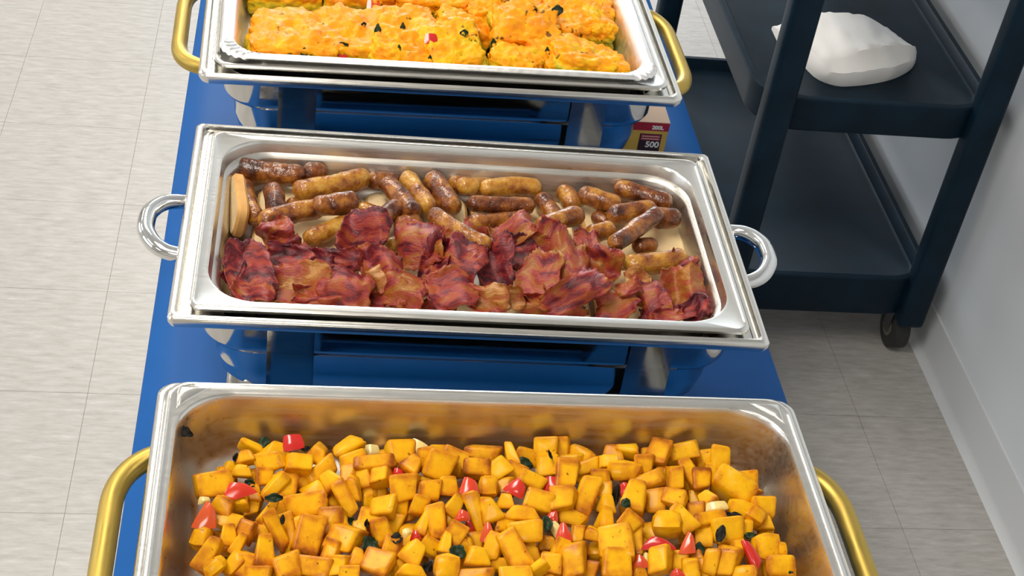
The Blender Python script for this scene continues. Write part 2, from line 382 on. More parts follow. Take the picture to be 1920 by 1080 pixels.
# ---------------------------------------------------------------- chafing dishes
ZR = .973           # height of the rims
def chafer(label, cx, cy, yaw, crn, handle, bx=.272):
    t = tag(empty('chafing_dish', (cx, cy, ZT), yaw), label, 'chafing dish', 'stainless chafing dishes on the blue table')
    H = ZR-ZT; hx, hy = .3005, .1735; by = .163
    R = [(hx-.007, hy-.006, crn*.7, H-.016), (hx-.002, hy-.002, crn, H-.014), (hx, hy, crn, H-.009), (hx, hy, crn, H-.004), (hx-.002, hy-.002, crn, H-.001),
         (hx-.005, hy-.004, crn, H), (hx-.008, hy-.006, crn, H-.001), (hx-.0095, hy-.0072, crn, H-.005), (hx-.010, hy-.0075, crn, H-.008),
         (hx-.012, hy-.009, crn, H-.008), (hx-.0125, hy-.0095, crn, H-.0065), (hx-.0145, hy-.0097, crn, H-.0065), (hx-.015, hy-.0098, crn, H-.008),
         (bx-.001, by-.001, .045, H-.0085), (bx-.002, by-.002, .045, H-.02), (bx-.002, by-.002, .045, H-.0205), (bx+.001, by+.0005, .046, H-.014), (hx-.009, hy-.0085, crn, H-.012), (hx-.007, hy-.006, crn*.7, H-.016)]
    loft('rim', R, 'steel', t, n=6, cap_end=False, autos=35)
    W = [(bx, by, .045, H-.012), (bx, by, .045, H-.045), (bx-.003, by-.002, .046, H-.052), (bx-.010, by-.007, .046, H-.056), (bx-.012, by-.009, .046, H-.060), (bx-.013, by-.010, .046, H-.085),
         (bx-.017, by-.013, .046, H-.105), (bx-.027, by-.022, .045, H-.122), (bx-.045, by-.04, .04, H-.130), (bx-.12, by-.1, .03, H-.130)]
    loft('water_pan', W, 'steel_mirror', t, n=10, autos=60)
    for sx in (-1, 1):
        for sy in (-1, 1):
            bm = bmesh.new(); x0 = sx*.182
            y0, y1 = sorted((sy*(by+.0015), sy*(by+.0035)))
            box_bm(bm, (x0-.023, y0, 0), (x0+.023, y1, H-.0125))
            xa, xb = sorted((x0+sx*.023, x0+sx*.021)); ya, yb = sorted((sy*(by+.0015), sy*(by-.0075)))
            box_bm(bm, (xa, ya, 0), (xb, yb, H-.14))
            ya, yb = sorted((sy*(by+.0035), sy*(by-.03))); box_bm(bm, (x0-.023, ya, 0), (x0+.023, yb, .003))
            frombm('leg', bm, 'steel_mirror', t, smooth=False)
    loft('added_shelf', [(.25, by-.012, .01, .050), (.25, by-.012, .01, .056), (.248, by-.014, .01, .056), (.248, by-.014, .01, .0525)], 'steel_mirror', t, n=3, cap_start=True, autos=40)  # unseen plate, added to darken what the neighbouring dish front reflects
    for sx in (-1, 1):
        if handle == 'brass':
            P = [(sx*(hx-.02), .112, H-.030), (sx*(hx+.004), .103, H-.031), (sx*(hx+.021), .086, H-.033), (sx*(hx+.029), .062, H-.034), (sx*(hx+.030), .03, H-.034), (sx*(hx+.030), 0, H-.034)]
            P = catmull(P, 5); P = P+[Vector((p.x, -p.y, p.z)) for p in reversed(P[:-1])]
            tube('handle', P, .0102, 'brass', t, 16)
        else:
            P = [(sx*(hx-.02), .046, H-.022), (sx*(hx+.006), .046, H-.022), (sx*(hx+.024), .038, H-.019), (sx*(hx+.036), .018, H-.017), (sx*(hx+.038), 0, H-.017)]
            P = catmull(P, 5); P = P+[Vector((p.x, -p.y, p.z)) for p in reversed(P[:-1])]
            nP = len(P); tube('handle', P, [.0072+.0022*math.sin(math.pi*i/(nP-1)) for i in range(nP)], 'chrome', t, 16)
    return t
D2 = chafer('steel chafing dish with chrome loop handles that carries sausages and bacon', -.034, 1.279, -.0089, .006, 'loop')
D1 = chafer('steel chafing dish with yellow brass handles that carries roasted potatoes', -.034, .846, .0028, .016, 'brass', .284)
D3 = chafer('steel chafing dish with brass handles that carries the egg bake', -.042, 1.739, .0183, .013, 'brass')

def food_pan(label, cx, cy, yaw, fx, fy, ox, oy, rad, zt, depth, crn=.02, tri=True, mat='steel_pan'):
    t = tag(empty('food_pan', (cx, cy, zt), yaw), label, 'food pan', 'steel food pans set in the chafing dishes')
    tp = .014
    R = [(fx-.0015, fy-.0015, crn, -.0055), (fx, fy, crn, -.0045), (fx, fy, crn, -.0015), (fx-.002, fy-.002, crn, 0), (fx-.004, fy-.004, crn, .0004), (fx-.006, fy-.005, crn, -.0008),
         (ox+.004, oy+.003, rad+.004, -.0008), (ox+.001, oy+.001, rad, -.0015), (ox, oy, rad, -.004), (ox-.002, oy-.002, rad, -.014), (ox-.006, oy-.006, rad, -.0165), (ox-.0075, oy-.0075, rad, -.019),
         (ox-tp*.8, oy-tp*.8, rad*.9, -depth+.012), (ox-tp-.002, oy-tp-.002, rad*.88, -depth+.004), (ox-tp-.010, oy-tp-.010, rad*.8, -depth), (ox*.5, oy*.5, rad*.4, -depth)]
    if tri: R[8:12] = [(ox, oy, rad, -.0035), (ox-.001, oy-.001, rad, -.008), (ox-.003, oy-.003, rad, -.020), (ox-.005, oy-.005, rad, -.032)]
    o = loft('pan_basin', R, mat, t, n=12, autos=40)
    o.data.materials.append(MAT['steel'])
    for q in range(8*4*13): o.data.polygons[q].material_index = 1
    if tri:
        for sx in (-1, 1):
            for sy in (-1, 1):
                bm = bmesh.new()
                cxx, cyy = fx-.009, fy-.008
                P = [(cxx, cyy), (cxx-.030, cyy), (cxx-.022, cyy-.007), (cxx-.008, cyy-.020), (cxx-.001, cyy-.028)]
                lo = [bm.verts.new((sx*px, sy*py, -.0007)) for px, py in P]; cxm = sum(p[0] for p in P)/5; cym = sum(p[1] for p in P)/5
                hi = [bm.verts.new((sx*(cxm+(px-cxm)*.72), sy*(cym+(py-cym)*.72), .0013)) for px, py in P]
                for i in range(5): bm.faces.new((lo[i], lo[(i+1) % 5], hi[(i+1) % 5], hi[i]))
                bm.faces.new(hi)
                frombm('corner_emboss', bm, 'steel', t, autos=80)
    return t
food_pan('steel food pan holding sausages and bacon on bread', -.034, 1.2735, -.0089, .281, .157, .266, .142, .05, .977, .062, .012, False)
food_pan('deep steel food pan full of roasted potato cubes', -.034, .846, .0028, .2915, .1665, .279, .152, .05, .9795, .069, .02, True)
food_pan('steel food pan under the crimped foil tray', -.042, 1.739, .0183, .2835, .160, .268, .146, .05, .979, .062, .02, False, 'steel')

# foil tray with a crimped rim
def foilwarp(p):
    a = math.atan2(p.y/.15, p.x/.27)
    corner = max(0, (abs(p.x)-.19)/.08)*max(0, (abs(p.y)-.07)/.08)
    f = min(1, corner*1.6)
    s = math.sin((p.x*p.x*0+math.atan2(abs(p.y)-.09, abs(p.x)-.21))*46) if f > 0 else 0
    return p+Vector((0, 0, .0011*f*s+.0003*noise.noise(p*30)))
ft = tag(empty('foil_tray', (-.045, 1.735, .986), .0183), 'shiny aluminium foil tray with crimped corners, full of egg bake', 'foil tray')
FX, FY = .273, .150
R = [(FX-.001, FY-.001, .034, -.003), (FX+.0015, FY+.0015, .034, 0), (FX, FY, .034, .003), (FX-.004, FY-.004, .034, .0042), (FX-.008, FY-.008, .034, .002), (FX-.014, FY-.012, .036, .0015), (FX-.016, FY-.014, .038, -.001),
     (FX-.020, FY-.018, .038, -.02), (FX-.024, FY-.021, .038, -.045), (FX-.030, FY-.027, .034, -.056), (.1, .05, .02, -.056)]
loft('tray_shell', R, 'foil', ft, n=40, autos=50, warp=foilwarp)

# ---------------------------------------------------------------- food helpers
def frame_at(p, tilt=.5, ang=0, jx=0, jy=0):
    """orthonormal axes for a piece seen from the photo side: x along the picture's right, z part up and part toward the viewer"""
    tocam = (CAM-Vector(p)).normalized()
    zax = (tocam*(1-tilt)+Vector((0, 0, 1))*tilt).normalized()
    xax = (RIGHT-zax*RIGHT.dot(zax)).normalized(); yax = zax.cross(xax)
    c, s = math.cos(ang), math.sin(ang)
    x2, y2 = c*xax-s*yax, s*xax+c*yax           # positive angle = clockwise in the picture
    m = Matrix((x2, y2, zax)).transposed()
    return m @ Matrix.Rotation(jx, 3, 'X') @ Matrix.Rotation(jy, 3, 'Y')
def setmat(o, p, R3, s):
    o.matrix_world = Matrix.Translation(p) @ R3.to_4x4() @ Matrix.Diagonal((*s, 1))

def edge_attr(me, vals):
    a = me.attributes.new('edge', 'FLOAT', 'POINT'); a.data.foreach_set('value', vals)
def chunk_mesh(name, seed, mat, kind):
    rnd = random.Random(seed); bm = bmesh.new(); bmesh.ops.create_cube(bm, size=1)
    for v in bm.verts:
        v.co += Vector((rnd.uniform(-.17, .17), rnd.uniform(-.17, .17), rnd.uniform(-.15, .15)))
        if kind == 'wedge' and v.co.y > 0: v.co.x *= .45
        if kind == 'ridge' and v.co.z > 0: v.co.y *= .35
        if kind == 'slab' and v.co.x > 0 and v.co.y < 0: v.co.x *= .7
    if kind == 'round':
        bmesh.ops.subdivide_edges(bm, edges=bm.edges[:], cuts=3, use_grid_fill=True)
        for v in bm.verts:
            q = v.co.copy(); l = max(abs(q.x), abs(q.y), abs(q.z)); v.co = q.lerp(q.normalized()*.58, .62)
            v.co *= 1+.08*noise.noise(v.co*3+Vector((seed, 0, 0)))
    else:
        bmesh.ops.bevel(bm, geom=bm.edges[:], offset=rnd.uniform(.12, .20), segments=3, affect='EDGES', profile=.6)
    bmesh.ops.recalc_face_normals(bm, faces=bm.faces)
    me = bpy.data.meshes.new(name); bm.to_mesh(me); bm.free()
    if kind == 'round': ed = [0.25]*len(me.vertices)
    else:
        ed = []
        for v in me.vertices:
            c = sorted((abs(v.co.x), abs(v.co.y), abs(v.co.z)))
            ed.append(1.0 if c[1] > .36 else .2)
    edge_attr(me, ed); me['shape'] = kind
    me.polygons.foreach_set('use_smooth', [True]*len(me.polygons)); me.set_sharp_from_angle(angle=math.radians(50)); me.materials.append(MAT[mat])
    return me
POT = [chunk_mesh('potato_cube', 10+i, 'potato', k) for i, k in enumerate(('cube', 'cube', 'slab', 'cube', 'wedge', 'round', 'cube', 'ridge', 'slab', 'round', 'wedge', 'cube', 'cube', 'slab', 'round', 'wedge', 'cube', 'slab'))]

# ---------------------------------------------------------------- roasted potatoes (traced crop by crop: x y w h angle layer)
CROPS = {'A': (340, 800, 6.4), 'B': (340, 920, 6.4), 'C': (600, 800, 6.4), 'D': (600, 920, 6.4), 'E': (860, 800, 6.4), 'F': (860, 920, 6.4), 'G': (1120, 800, 6.4), 'H': (1120, 920, 6.4), 'I': (1300, 800, 3.857)}
POTATOES = {
'A': '840 245 250 170 20 1,800 380 220 170 -10 2,590 510 150 150 0 0,740 540 220 150 0 1,1150 290 340 160 5 1,1050 435 320 180 -10 2,1430 460 320 240 5 2,1650 350 230 220 20 1,1700 520 330 190 -40 1,1790 650 300 200 -40 2,390 690 350 260 -10 2,880 610 130 160 0 0,1010 620 190 160 0 1,1110 720 330 110 -50 2,1300 620 120 230 15 1,1450 650 200 200 30 0,1230 760 230 220 0 1,880 800 170 200 0 1,1640 780 330 190 30 1,1500 930 430 210 -5 2,500 945 330 180 25 2,690 920 200 190 0 1,880 960 170 200 0 0,1830 900 160 200 0 0',
'B': '1030 260 150 270 30 1,1180 200 150 190 -10 1,1160 480 170 390 -30 2,1290 500 140 330 -15 1,580 380 260 170 15 1,560 540 240 210 0 2,780 470 150 250 20 2,690 640 160 230 30 2,930 500 110 160 0 0,1000 510 110 160 0 0,980 745 290 330 0 2,1530 560 270 380 10 2,1440 420 200 240 -20 1,1790 370 260 280 0 2,220 560 180 250 10 1,330 770 260 360 30 2,390 920 260 170 -40 2,640 880 170 260 30 1,770 890 160 230 20 1,930 1010 260 130 0 2,1270 890 280 280 -20 2,1590 920 370 190 8 2,1800 750 140 240 15 2,1860 560 240 190 20 1,1700 680 120 230 0 0,1870 910 210 210 0 2,1280 720 160 110 0 0,1380 310 140 140 0 0',
'C': '335 250 330 200 -30 2,400 410 240 190 -15 1,650 440 400 180 -8 2,740 300 170 140 0 0,960 320 240 220 0 1,1110 500 240 260 35 2,1270 380 140 200 0 1,1430 470 280 290 20 2,1420 290 150 130 0 1,1640 380 260 150 25 1,1640 530 170 190 0 0,740 610 230 220 0 2,410 760 190 310 -5 2,340 590 120 170 0 1,300 880 170 360 -25 2,520 620 100 190 -15 1,610 770 140 160 0 0,720 790 100 150 0 0,1040 750 320 260 -5 2,1320 770 250 240 0 2,1530 710 310 190 5 2,1270 640 140 120 0 1',
'D': '790 200 280 230 0 2,570 170 180 200 0 0,960 180 100 190 0 1,1180 180 180 200 20 2,1100 260 150 200 0 0,1250 370 140 270 20 2,1380 370 190 330 -8 2,1590 190 240 240 30 2,1580 340 180 180 0 1,1640 520 220 210 30 2,150 360 280 290 0 2,300 590 380 310 20 2,490 480 150 160 0 1,730 510 200 260 -15 2,620 350 220 120 15 1,900 400 170 250 20 0,850 700 190 220 15 2,1130 740 350 270 35 2,1300 670 190 160 30 1,1510 620 170 230 10 2,1710 680 190 140 -10 1,1520 920 260 270 10 2,700 890 290 240 20 2,960 880 140 200 0 1,1100 990 350 170 0 2,450 830 190 250 5 2,240 900 240 190 0 2,140 730 150 230 15 2,40 650 150 200 0 1,370 1000 230 120 0 2,40 930 140 170 0 1,20 180 110 140 0 1,1300 530 130 90 0 1,690 700 130 120 0 0',
'E': '280 330 310 180 5 1,220 490 270 220 0 2,460 510 240 190 -35 2,630 330 180 280 -15 2,840 360 260 180 20 1,670 560 200 190 30 1,890 640 270 180 25 2,1050 240 230 230 0 2,1230 230 160 260 0 1,1080 480 250 240 0 1,1450 270 290 150 25 1,1310 400 250 130 0 1,1320 610 260 300 5 2,1560 480 240 150 -15 1,1520 600 160 150 0 0,350 730 210 240 0 2,530 710 190 190 0 1,570 890 240 160 0 2,950 910 300 210 20 2,1280 910 290 240 0 2,1540 820 190 370 20 2,1750 770 140 140 0 2,1690 610 200 150 0 2,1780 910 220 200 0 2,970 790 190 160 0 0,1190 820 230 150 -20 0',
'F': '210 270 170 400 -20 2,390 240 260 330 -25 2,780 300 420 200 3 2,800 490 340 200 -3 2,560 430 220 180 10 1,660 710 210 430 -25 2,1340 330 310 170 15 1,1770 330 220 250 5 2,1440 530 150 220 10 2,1610 530 220 160 10 2,1230 680 150 250 20 2,1390 850 300 400 -5 2,1110 860 210 190 10 2,960 920 210 200 -30 2,860 740 180 260 -20 0,1080 650 220 180 0 0,230 810 290 250 0 2,400 690 170 250 20 1,210 620 160 160 0 0,60 680 170 140 0 1,190 1010 350 130 0 2,680 1000 320 140 0 2,510 880 170 120 0 0,1650 720 160 180 0 0,1600 950 140 190 15 1,1170 1000 230 110 0 1',
'G': '360 260 240 190 10 2,190 310 290 170 10 1,150 430 220 170 0 2,310 530 370 200 0 2,580 470 220 200 0 2,590 640 350 170 -20 2,760 330 240 260 20 2,610 240 160 130 0 1,1020 250 280 160 -12 2,900 370 140 110 0 0,950 630 200 280 0 2,1110 560 150 270 -25 2,1290 390 170 160 0 1,1460 420 210 280 10 2,1270 660 220 210 0 2,1360 560 120 200 0 1,1080 430 240 140 0 0,800 650 120 220 0 1,1630 720 430 300 30 2,1800 640 170 160 0 1,1860 830 140 180 35 1,450 880 330 310 20 2,690 900 190 210 0 1,920 860 230 190 20 2,1310 870 270 160 -35 2,1190 850 120 150 0 0',
'H': '1030 330 260 310 -35 2,830 400 320 270 0 2,1340 360 330 180 -15 2,1190 260 170 160 0 1,1550 480 300 260 0 2,1750 450 190 190 0 2,1720 230 280 200 20 2,220 640 330 390 0 2,240 880 310 280 0 2,400 410 250 180 40 2,460 610 160 250 0 1,760 840 260 340 0 2,980 830 180 180 0 1,1120 940 160 200 0 2,1280 920 110 260 -25 1,1380 850 170 300 10 2,1570 860 270 340 15 2,1560 660 160 100 0 0,1700 700 130 220 0 2,1290 560 160 230 0 1,620 500 210 170 0 0,1760 990 270 110 0 2,500 1000 180 110 0 1',
'I': '540 570 150 140 0 2,530 700 120 110 0 1,525 880 170 180 0 2,670 900 100 110 0 2,650 1010 170 160 0 2,440 650 130 130 30 2,545 1020 80 120 0 0,580 790 60 60 0 0'}
ZP = (.928, .936, .944)
PX0, PX1, PY0, PY1 = -.034-.258, -.034+.258, .846-.128, .846+.133
def clampin(p, r):
    p.x = min(max(p.x, PX0+r), PX1-r); p.y = min(max(p.y, PY0+r), PY1-r); return p
ALLP = []
def potato(p, w, h, ang, lay, tilt, rnd):
    me = POT[rnd.randrange(len(POT))]
    o = bpy.data.objects.new('potato_piece', me); COL.objects.link(o)
    d = min(w, h)*rnd.uniform(.75, 1.0); d = max(d, .011)
    setmat(o, p, frame_at(p, tilt, ang, rnd.uniform(-.3, .3), rnd.uniform(-.3, .3)), (w, h, d))
    o['shape'] = me['shape']; o['big'] = max(w, h) > .0255; ALLP.append(o)
    return o
rnd = random.Random(3); traced = []
for key, s in POTATOES.items():
    ox, oy, sc = CROPS[key]
    for it in s.split(','):
        x, y, w_, h_, a, l = map(float, it.split())
        u, v = ox+x/sc, oy+y/sc; z = ZP[int(l)]
        p = atz(u, v, z); k = ppm(p); w2, h2 = w_/sc/k, h_/sc/k
        if l == 2: w2 *= 1.13; h2 *= 1.14
        else: w2 *= 1.25; h2 *= 1.25
        w2, h2 = max(w2, .013), max(h2, .013)
        clampin(p, .35*min(w2, h2)); traced.append(p)
        potato(p, w2, h2, math.radians(a), int(l), .25, rnd)
# lower layer showing through the gaps, and the part of the heap nearest the rim
low = []
tries = 0
while len(low) < 62 and tries < 4000:
    tries += 1
    p = Vector((rnd.uniform(PX0+.012, PX1-.012), rnd.uniform(PY0+.012, PY1-.02), .920))
    near = p.y < .79
    if p.y > .955 and p.x < -.2: continue
    if min([9]+[(p-q).length for q in low]) < (.026 if near else .034): continue
    if near and rnd.random() < .5: p.z = .934
    low.append(p); potato(p, rnd.uniform(.017, .027), rnd.uniform(.017, .025), rnd.uniform(-1.5, 1.5), 0, .6, rnd)

for i in range(16):
    for j in range(4):
        p = Vector((PX0+.02+i*.0318+rnd.uniform(-.004, .004), PY0+.012+j*.019+rnd.uniform(-.003, .003), .936+rnd.uniform(-.004, .004)))
        if p.x > PX1-.012 or min((p-q).length for q in traced) < .021: continue
        potato(p, rnd.uniform(.021, .031), rnd.uniform(.020, .026), rnd.uniform(-1.5, 1.5), 1, .6, rnd)

def pepper_mesh(seed, cols=7):
    rnd = random.Random(seed); V, Fc = [], []; nx, ny = 8, 6
    for side in (0, 1):
        for i in range(nx+1):
            for j in range(ny+1):
                u, v = i/nx-.5, j/ny-.5
                u2, v2 = u*math.sqrt(1-.7*v*v)*1.04, v*math.sqrt(1-.7*u*u)*1.04; x = u2*(1-.7*(v+.5)*(.3+.7*math.sin(seed*2+1)**2)); y = v2*(1-.4*(u+.5)*math.cos(seed)**2)+.14*u*math.sin(seed*3)
                z = .28*math.cos(u*2.2)*math.cos(v*1.8)-.2+.05*noise.noise(Vector((u*3+seed, v*3, 0)))
                t = .5-.32*max(abs(u), abs(v))**3*4*0
                V.append((x, y, z+(.13 if side else -.13)))
    n1 = (nx+1)*(ny+1)
    for i in range(nx):
        for j in range(ny):
            a = i*(ny+1)+j; Fc.append((a, a+1, a+ny+2, a+ny+1)); Fc.append((n1+a, n1+a+ny+1, n1+a+ny+2, n1+a+1))
    per = [i*(ny+1) for i in range(nx)]+[nx*(ny+1)+j for j in range(ny)]+[i*(ny+1)+ny for i in range(nx, 0, -1)]+[j for j in range(ny, 0, -1)]
    for i in range(len(per)):
        a, b2 = per[i], per[(i+1) % len(per)]; Fc.append((a, b2, b2+n1, a+n1))
    me = bpy.data.meshes.new('red_pepper_piece'); me.from_pydata(V, [], Fc); me.update()
    me.polygons.foreach_set('use_smooth', [True]*len(me.polygons)); me.set_sharp_from_angle(angle=math.radians(55)); me.materials.append(MAT['pepper']); return me
PEP = [pepper_mesh(i) for i in range(4)]
PEPPERS = {'A': '1340 190 230 170 -10 2,690 765 390 190 -12 3', 'B': '310 310 260 310 15 3', 'C': '940 590 160 180 0 2,1790 740 230 250 5 3', 'D': '1720 300 170 130 10 3,1150 540 130 120 0 2', 'E': '700 740 230 200 40 3,1140 700 240 210 -10 2',
 'F': '1140 290 140 130 20 2,350 500 180 200 0 2,1260 500 190 190 0 3,130 430 110 110 0 1', 'G': '345 740 190 130 -30 3', 'H': '740 640 390 150 5 3,1100 640 180 250 15 3,1850 760 140 360 -25 3,520 860 190 170 0 2,960 985 170 80 0 2'}
for key, s in PEPPERS.items():
    ox, oy, sc = CROPS[key]
    for it in s.split(','):
        x, y, w_, h_, a, l = map(float, it.split()); p = atz(ox+x/sc, oy+y/sc, (.930, .936, .944, .951)[int(l)]); k = ppm(p)
        o = bpy.data.objects.new('red_pepper_piece', PEP[rnd.randrange(4)]); COL.objects.link(o); clampin(p, .006)
        setmat(o, p, frame_at(p, .2, math.radians(a), rnd.uniform(-.15, .15), 0), (w_/sc/k*1.15, h_/sc/k*1.2, .012))
        tag(o, 'shiny red bell pepper bit among the golden potato pieces', 'pepper piece', 'red pepper bits among the potatoes')
ONIONS = {'C': '1170 160 270 180 25 1,620 240 200 170 0 0', 'D': '1040 500 120 100 -20 2', 'H': '1430 200 290 150 -8 2,580 840 90 200 10 1', 'F': '1160 450 130 180 -30 1', 'B': '265 115 150 90 0 2'}
for key, s in ONIONS.items():
    ox, oy, sc = CROPS[key]
    for it in s.split(','):
        x, y, w_, h_, a, l = map(float, it.split()); p = atz(ox+x/sc, oy+y/sc, (.934, .940, .948)[int(l)]); k = ppm(p)
        me = bpy.data.meshes.get('onion_piece') or None
        if me is None:
            me = pepper_mesh(9); me.name = 'onion_piece'; me.materials.clear(); me.materials.append(MAT['onion'])
        o = bpy.data.objects.new('onion_piece', me); COL.objects.link(o); clampin(p, .006)
        setmat(o, p, frame_at(p, .2, math.radians(a), rnd.uniform(-.15, .15), 0), (w_/sc/k, h_/sc/k*1.1, .014))
        tag(o, 'pale translucent onion piece among the golden potato pieces', 'onion piece', 'onion pieces among the potatoes')
# wilted dark herb leaves
def leaf_mesh(seed):
    V, Fc = [], []; nx, ny = 9, 5
    for i in range(nx+1):
        for j in range(ny+1):
            u, v = i/nx-.5, j/ny-.5; wd = max(.12, math.cos(u*2.6))*(1+.25*noise.noise(Vector((u*5, seed, 0))))
            z = .8*noise.noise(Vector((u*3.3+seed, v*3.3, seed)))+.35*abs(v)
            V.append((u, v*wd, z))
    for i in range(nx):
        for j in range(ny):
            a = i*(ny+1)+j; Fc.append((a, a+ny+1, a+ny+2, a+1))
    n1 = len(V); V += [(x, y, z-.10) for x, y, z in V]; Fc += [tuple(n1+q for q in reversed(f)) for f in Fc[:]]
    per = [i*(ny+1) for i in range(nx)]+[nx*(ny+1)+j for j in range(ny)]+[i*(ny+1)+ny for i in range(nx, 0, -1)]+[j for j in range(ny, 0, -1)]
    for i in range(len(per)):
        a, b2 = per[i], per[(i+1) % len(per)]; Fc.append((b2, a, a+n1, b2+n1))
    me = bpy.data.meshes.new('herb_leaf'); me.from_pydata(V, [], Fc); me.update(); me.polygons.foreach_set('use_smooth', [True]*len(me.polygons)); me.materials.append(MAT['herb' if seed % 2 else 'herb_char']); return me
LEAF = [leaf_mesh(i) for i in range(4)]
HERBS = {'A': '1000 160 150 120 20 1,660 380 90 100 0 1,820 680 130 80 20 2,1500 265 120 60 -15 1', 'B': '1110 90 220 90 0 3,1215 350 60 110 0 3,140 870 90 150 -20 0', 'C': '540 250 90 60 0 0',
 'D': '600 650 180 180 -40 2,920 570 140 120 0 3,1650 740 210 150 30 2,350 390 150 110 -30 1,1290 920 120 130 30 1,560 400 60 90 0 2', 'E': '790 440 220 120 25 1,1100 340 40 110 -20 3,1880 850 90 260 10 1', 'F': '1060 400 200 110 80 2,500 760 130 140 0 0', 'G': '340 920 120 110 40 3', 'H': '1480 520 120 190 20 3,1660 310 220 90 20 2,1220 720 140 160 0 2,1840 540 160 70 0 2', 'I': '625 820 50 70 0 1,705 1055 35 20 0 3'}
for key, s in HERBS.items():
    ox, oy, sc = CROPS[key]
    for it in s.split(','):
        x, y, w_, h_, a, l = map(float, it.split()); p = atz(ox+x/sc, oy+y/sc, (.932, .940, .946, .9545)[int(l)]); k = ppm(p)
        o = bpy.data.objects.new('herb_leaf', LEAF[rnd.randrange(4)]); COL.objects.link(o); clampin(p, .004)
        setmat(o, p, frame_at(p, .3, math.radians(a)), (w_/sc/k, h_/sc/k*1.2, .006))
        tag(o, 'dark wilted herb leaf among the golden potato pieces', 'herb leaf', 'dark herb leaves among the potatoes')
reds = [o.matrix_world.translation for o in COL.objects if o.name.startswith('red_pepper')]
darks = [o.matrix_world.translation for o in COL.objects if o.name.startswith('herb_leaf')]
for o in ALLP:
    p = o.matrix_world.translation
    sh = {'cube': 'cube-cut', 'slab': 'flat-cut', 'wedge': 'wedge-shaped', 'round': 'rounded', 'ridge': 'ridged'}[o['shape']]; sz = 'large' if o['big'] else 'small'
    if min((p-q).length for q in reds) < .021: wh = 'touching a red pepper bit'
    elif min((p-q).length for q in darks) < .019: wh = 'touching a dark herb leaf'
    elif min(p.x-PX0, PX1-p.x, PY1-p.y) < .022: wh = 'at the pan wall'
    elif p.z < .925: wh = 'deep in the heap'
    else: wh = 'amid other potato pieces'
    tag(o, '%s %s golden roasted potato piece %s' % (sz, sh, wh), 'potato', 'roasted potato pieces in the deep pan'); del o['shape']; del o['big']
# a burnt leaf stuck on the left inner wall of the potato pan
for (u, v, a, sx) in ((345, 808, .5, .018), (306, 1046, 1.2, .006)):
    p = atz(u, v, .966); o = bpy.data.objects.new('burnt_leaf', LEAF[0]); COL.objects.link(o); p.x = max(p.x, -.034-.2785)
    setmat(o, p, frame_at(p, .0, a), (sx, sx*.5, .004)); tag(o, 'burnt herb scrap stuck to the rim of the potato pan', 'herb scrap', 'burnt scraps on the pan rim')

# ---------------------------------------------------------------- bread, sausages, bacon
def bread(p, rz, tilt, sx, sy, label, rot=None):
    t = empty('bread_slice'); th = .013
    R = [(sx/2-.003, sy/2-.003, .012, -th/2), (sx/2, sy/2, .014, -th/2+.003), (sx/2, sy/2, .014, th/2-.003), (sx/2-.003, sy/2-.003, .012, th/2)]
    cr = loft('crust', R, 'bread_crust', t, n=4, cap_end=False, autos=40)
    R = [(sx/2-.003, sy/2-.003, .012, -th/2), (sx/2-.003, sy/2-.003, .012, th/2)]
    loft('crumb', R, 'bread', t, n=4, cap_end=True, cap_start=True, autos=40)
    t.matrix_world = Matrix.Translation(p) @ Matrix.Rotation(rz, 4, 'Z') @ Matrix.Rotation(tilt, 4, 'Y')
    tag(t, label, 'bread'); t['group'] = 'bread slices lining the sausage pan'
    return t
BZ = .915+.0067
for i in range(4):
    lab = ('white bread slice under the sausages at the pan floor', 'white bread slice under the sausages at the pan floor', 'white bread slice under the sausages at the pan floor', 'white bread slice uncovered beside the pale sausage at the pan end')[i]
    bread(Vector((-.034-.17+.122*i+(.006 if i == 3 else 0), 1.338, BZ+(.001 if i % 2 else 0))), .03*(i-1.5), 0, .116, .118, lab)
    bread(Vector((-.034-.17+.122*i, 1.213, BZ)), -.04*(i-1.5), 0, .116, .118, 'white bread slice mostly buried under the bacon')
bread(Vector((-.2805, 1.338, .943)), .13, -1.36, .042, .080, 'white bread slice leaning on the pan wall beside a sausage')

SAUS = '''437 303 570 329 41 .15 2,573 326 607 296 39 .1 2,555 358 688 332 41 .8 2,456 345 482 413 36 .5 1,510 353 518 397 38 .15 2,490 418 602 389 40 .45 2,592 385 667 378 40 .2 3,576 449 664 410 36 .75 1,692 325 745 325 36 .35 1,724 343 777 401 40 .05 2,761 309 806 392 36 .85 2,808 314 850 392 42 .3 2,841 318 922 323 36 .7 1,860 348 895 350 34 .85 2,905 355 1010 352 36 .8 2,880 381 998 386 33 .2 2,880 420 990 410 34 .1 1,810 400 915 462 34 .6 3,704 424 747 386 36 .2 2,745 428 785 416 36 .4 1,728 460 755 452 28 .8 1,1012 372 1038 410 36 .4 1,1055 355 1075 388 36 .65 1,1012 427 1088 402 37 .65 3,1090 363 1160 385 38 .35 2,1155 342 1255 382 36 .2 2,1145 405 1225 392 39 .45 2,1225 408 1280 408 40 .15 2,1150 460 1235 400 34 .15 3,1105 440 1148 430 36 .75 2,1175 495 1283 484 41 .9 2,1190 462 1228 458 30 .5 1,1115 405 1140 420 30 .3 0,540 386 585 386 32 .1 0,675 390 705 402 30 .3 0'''
ZS = (.935, .943, .951, .961)
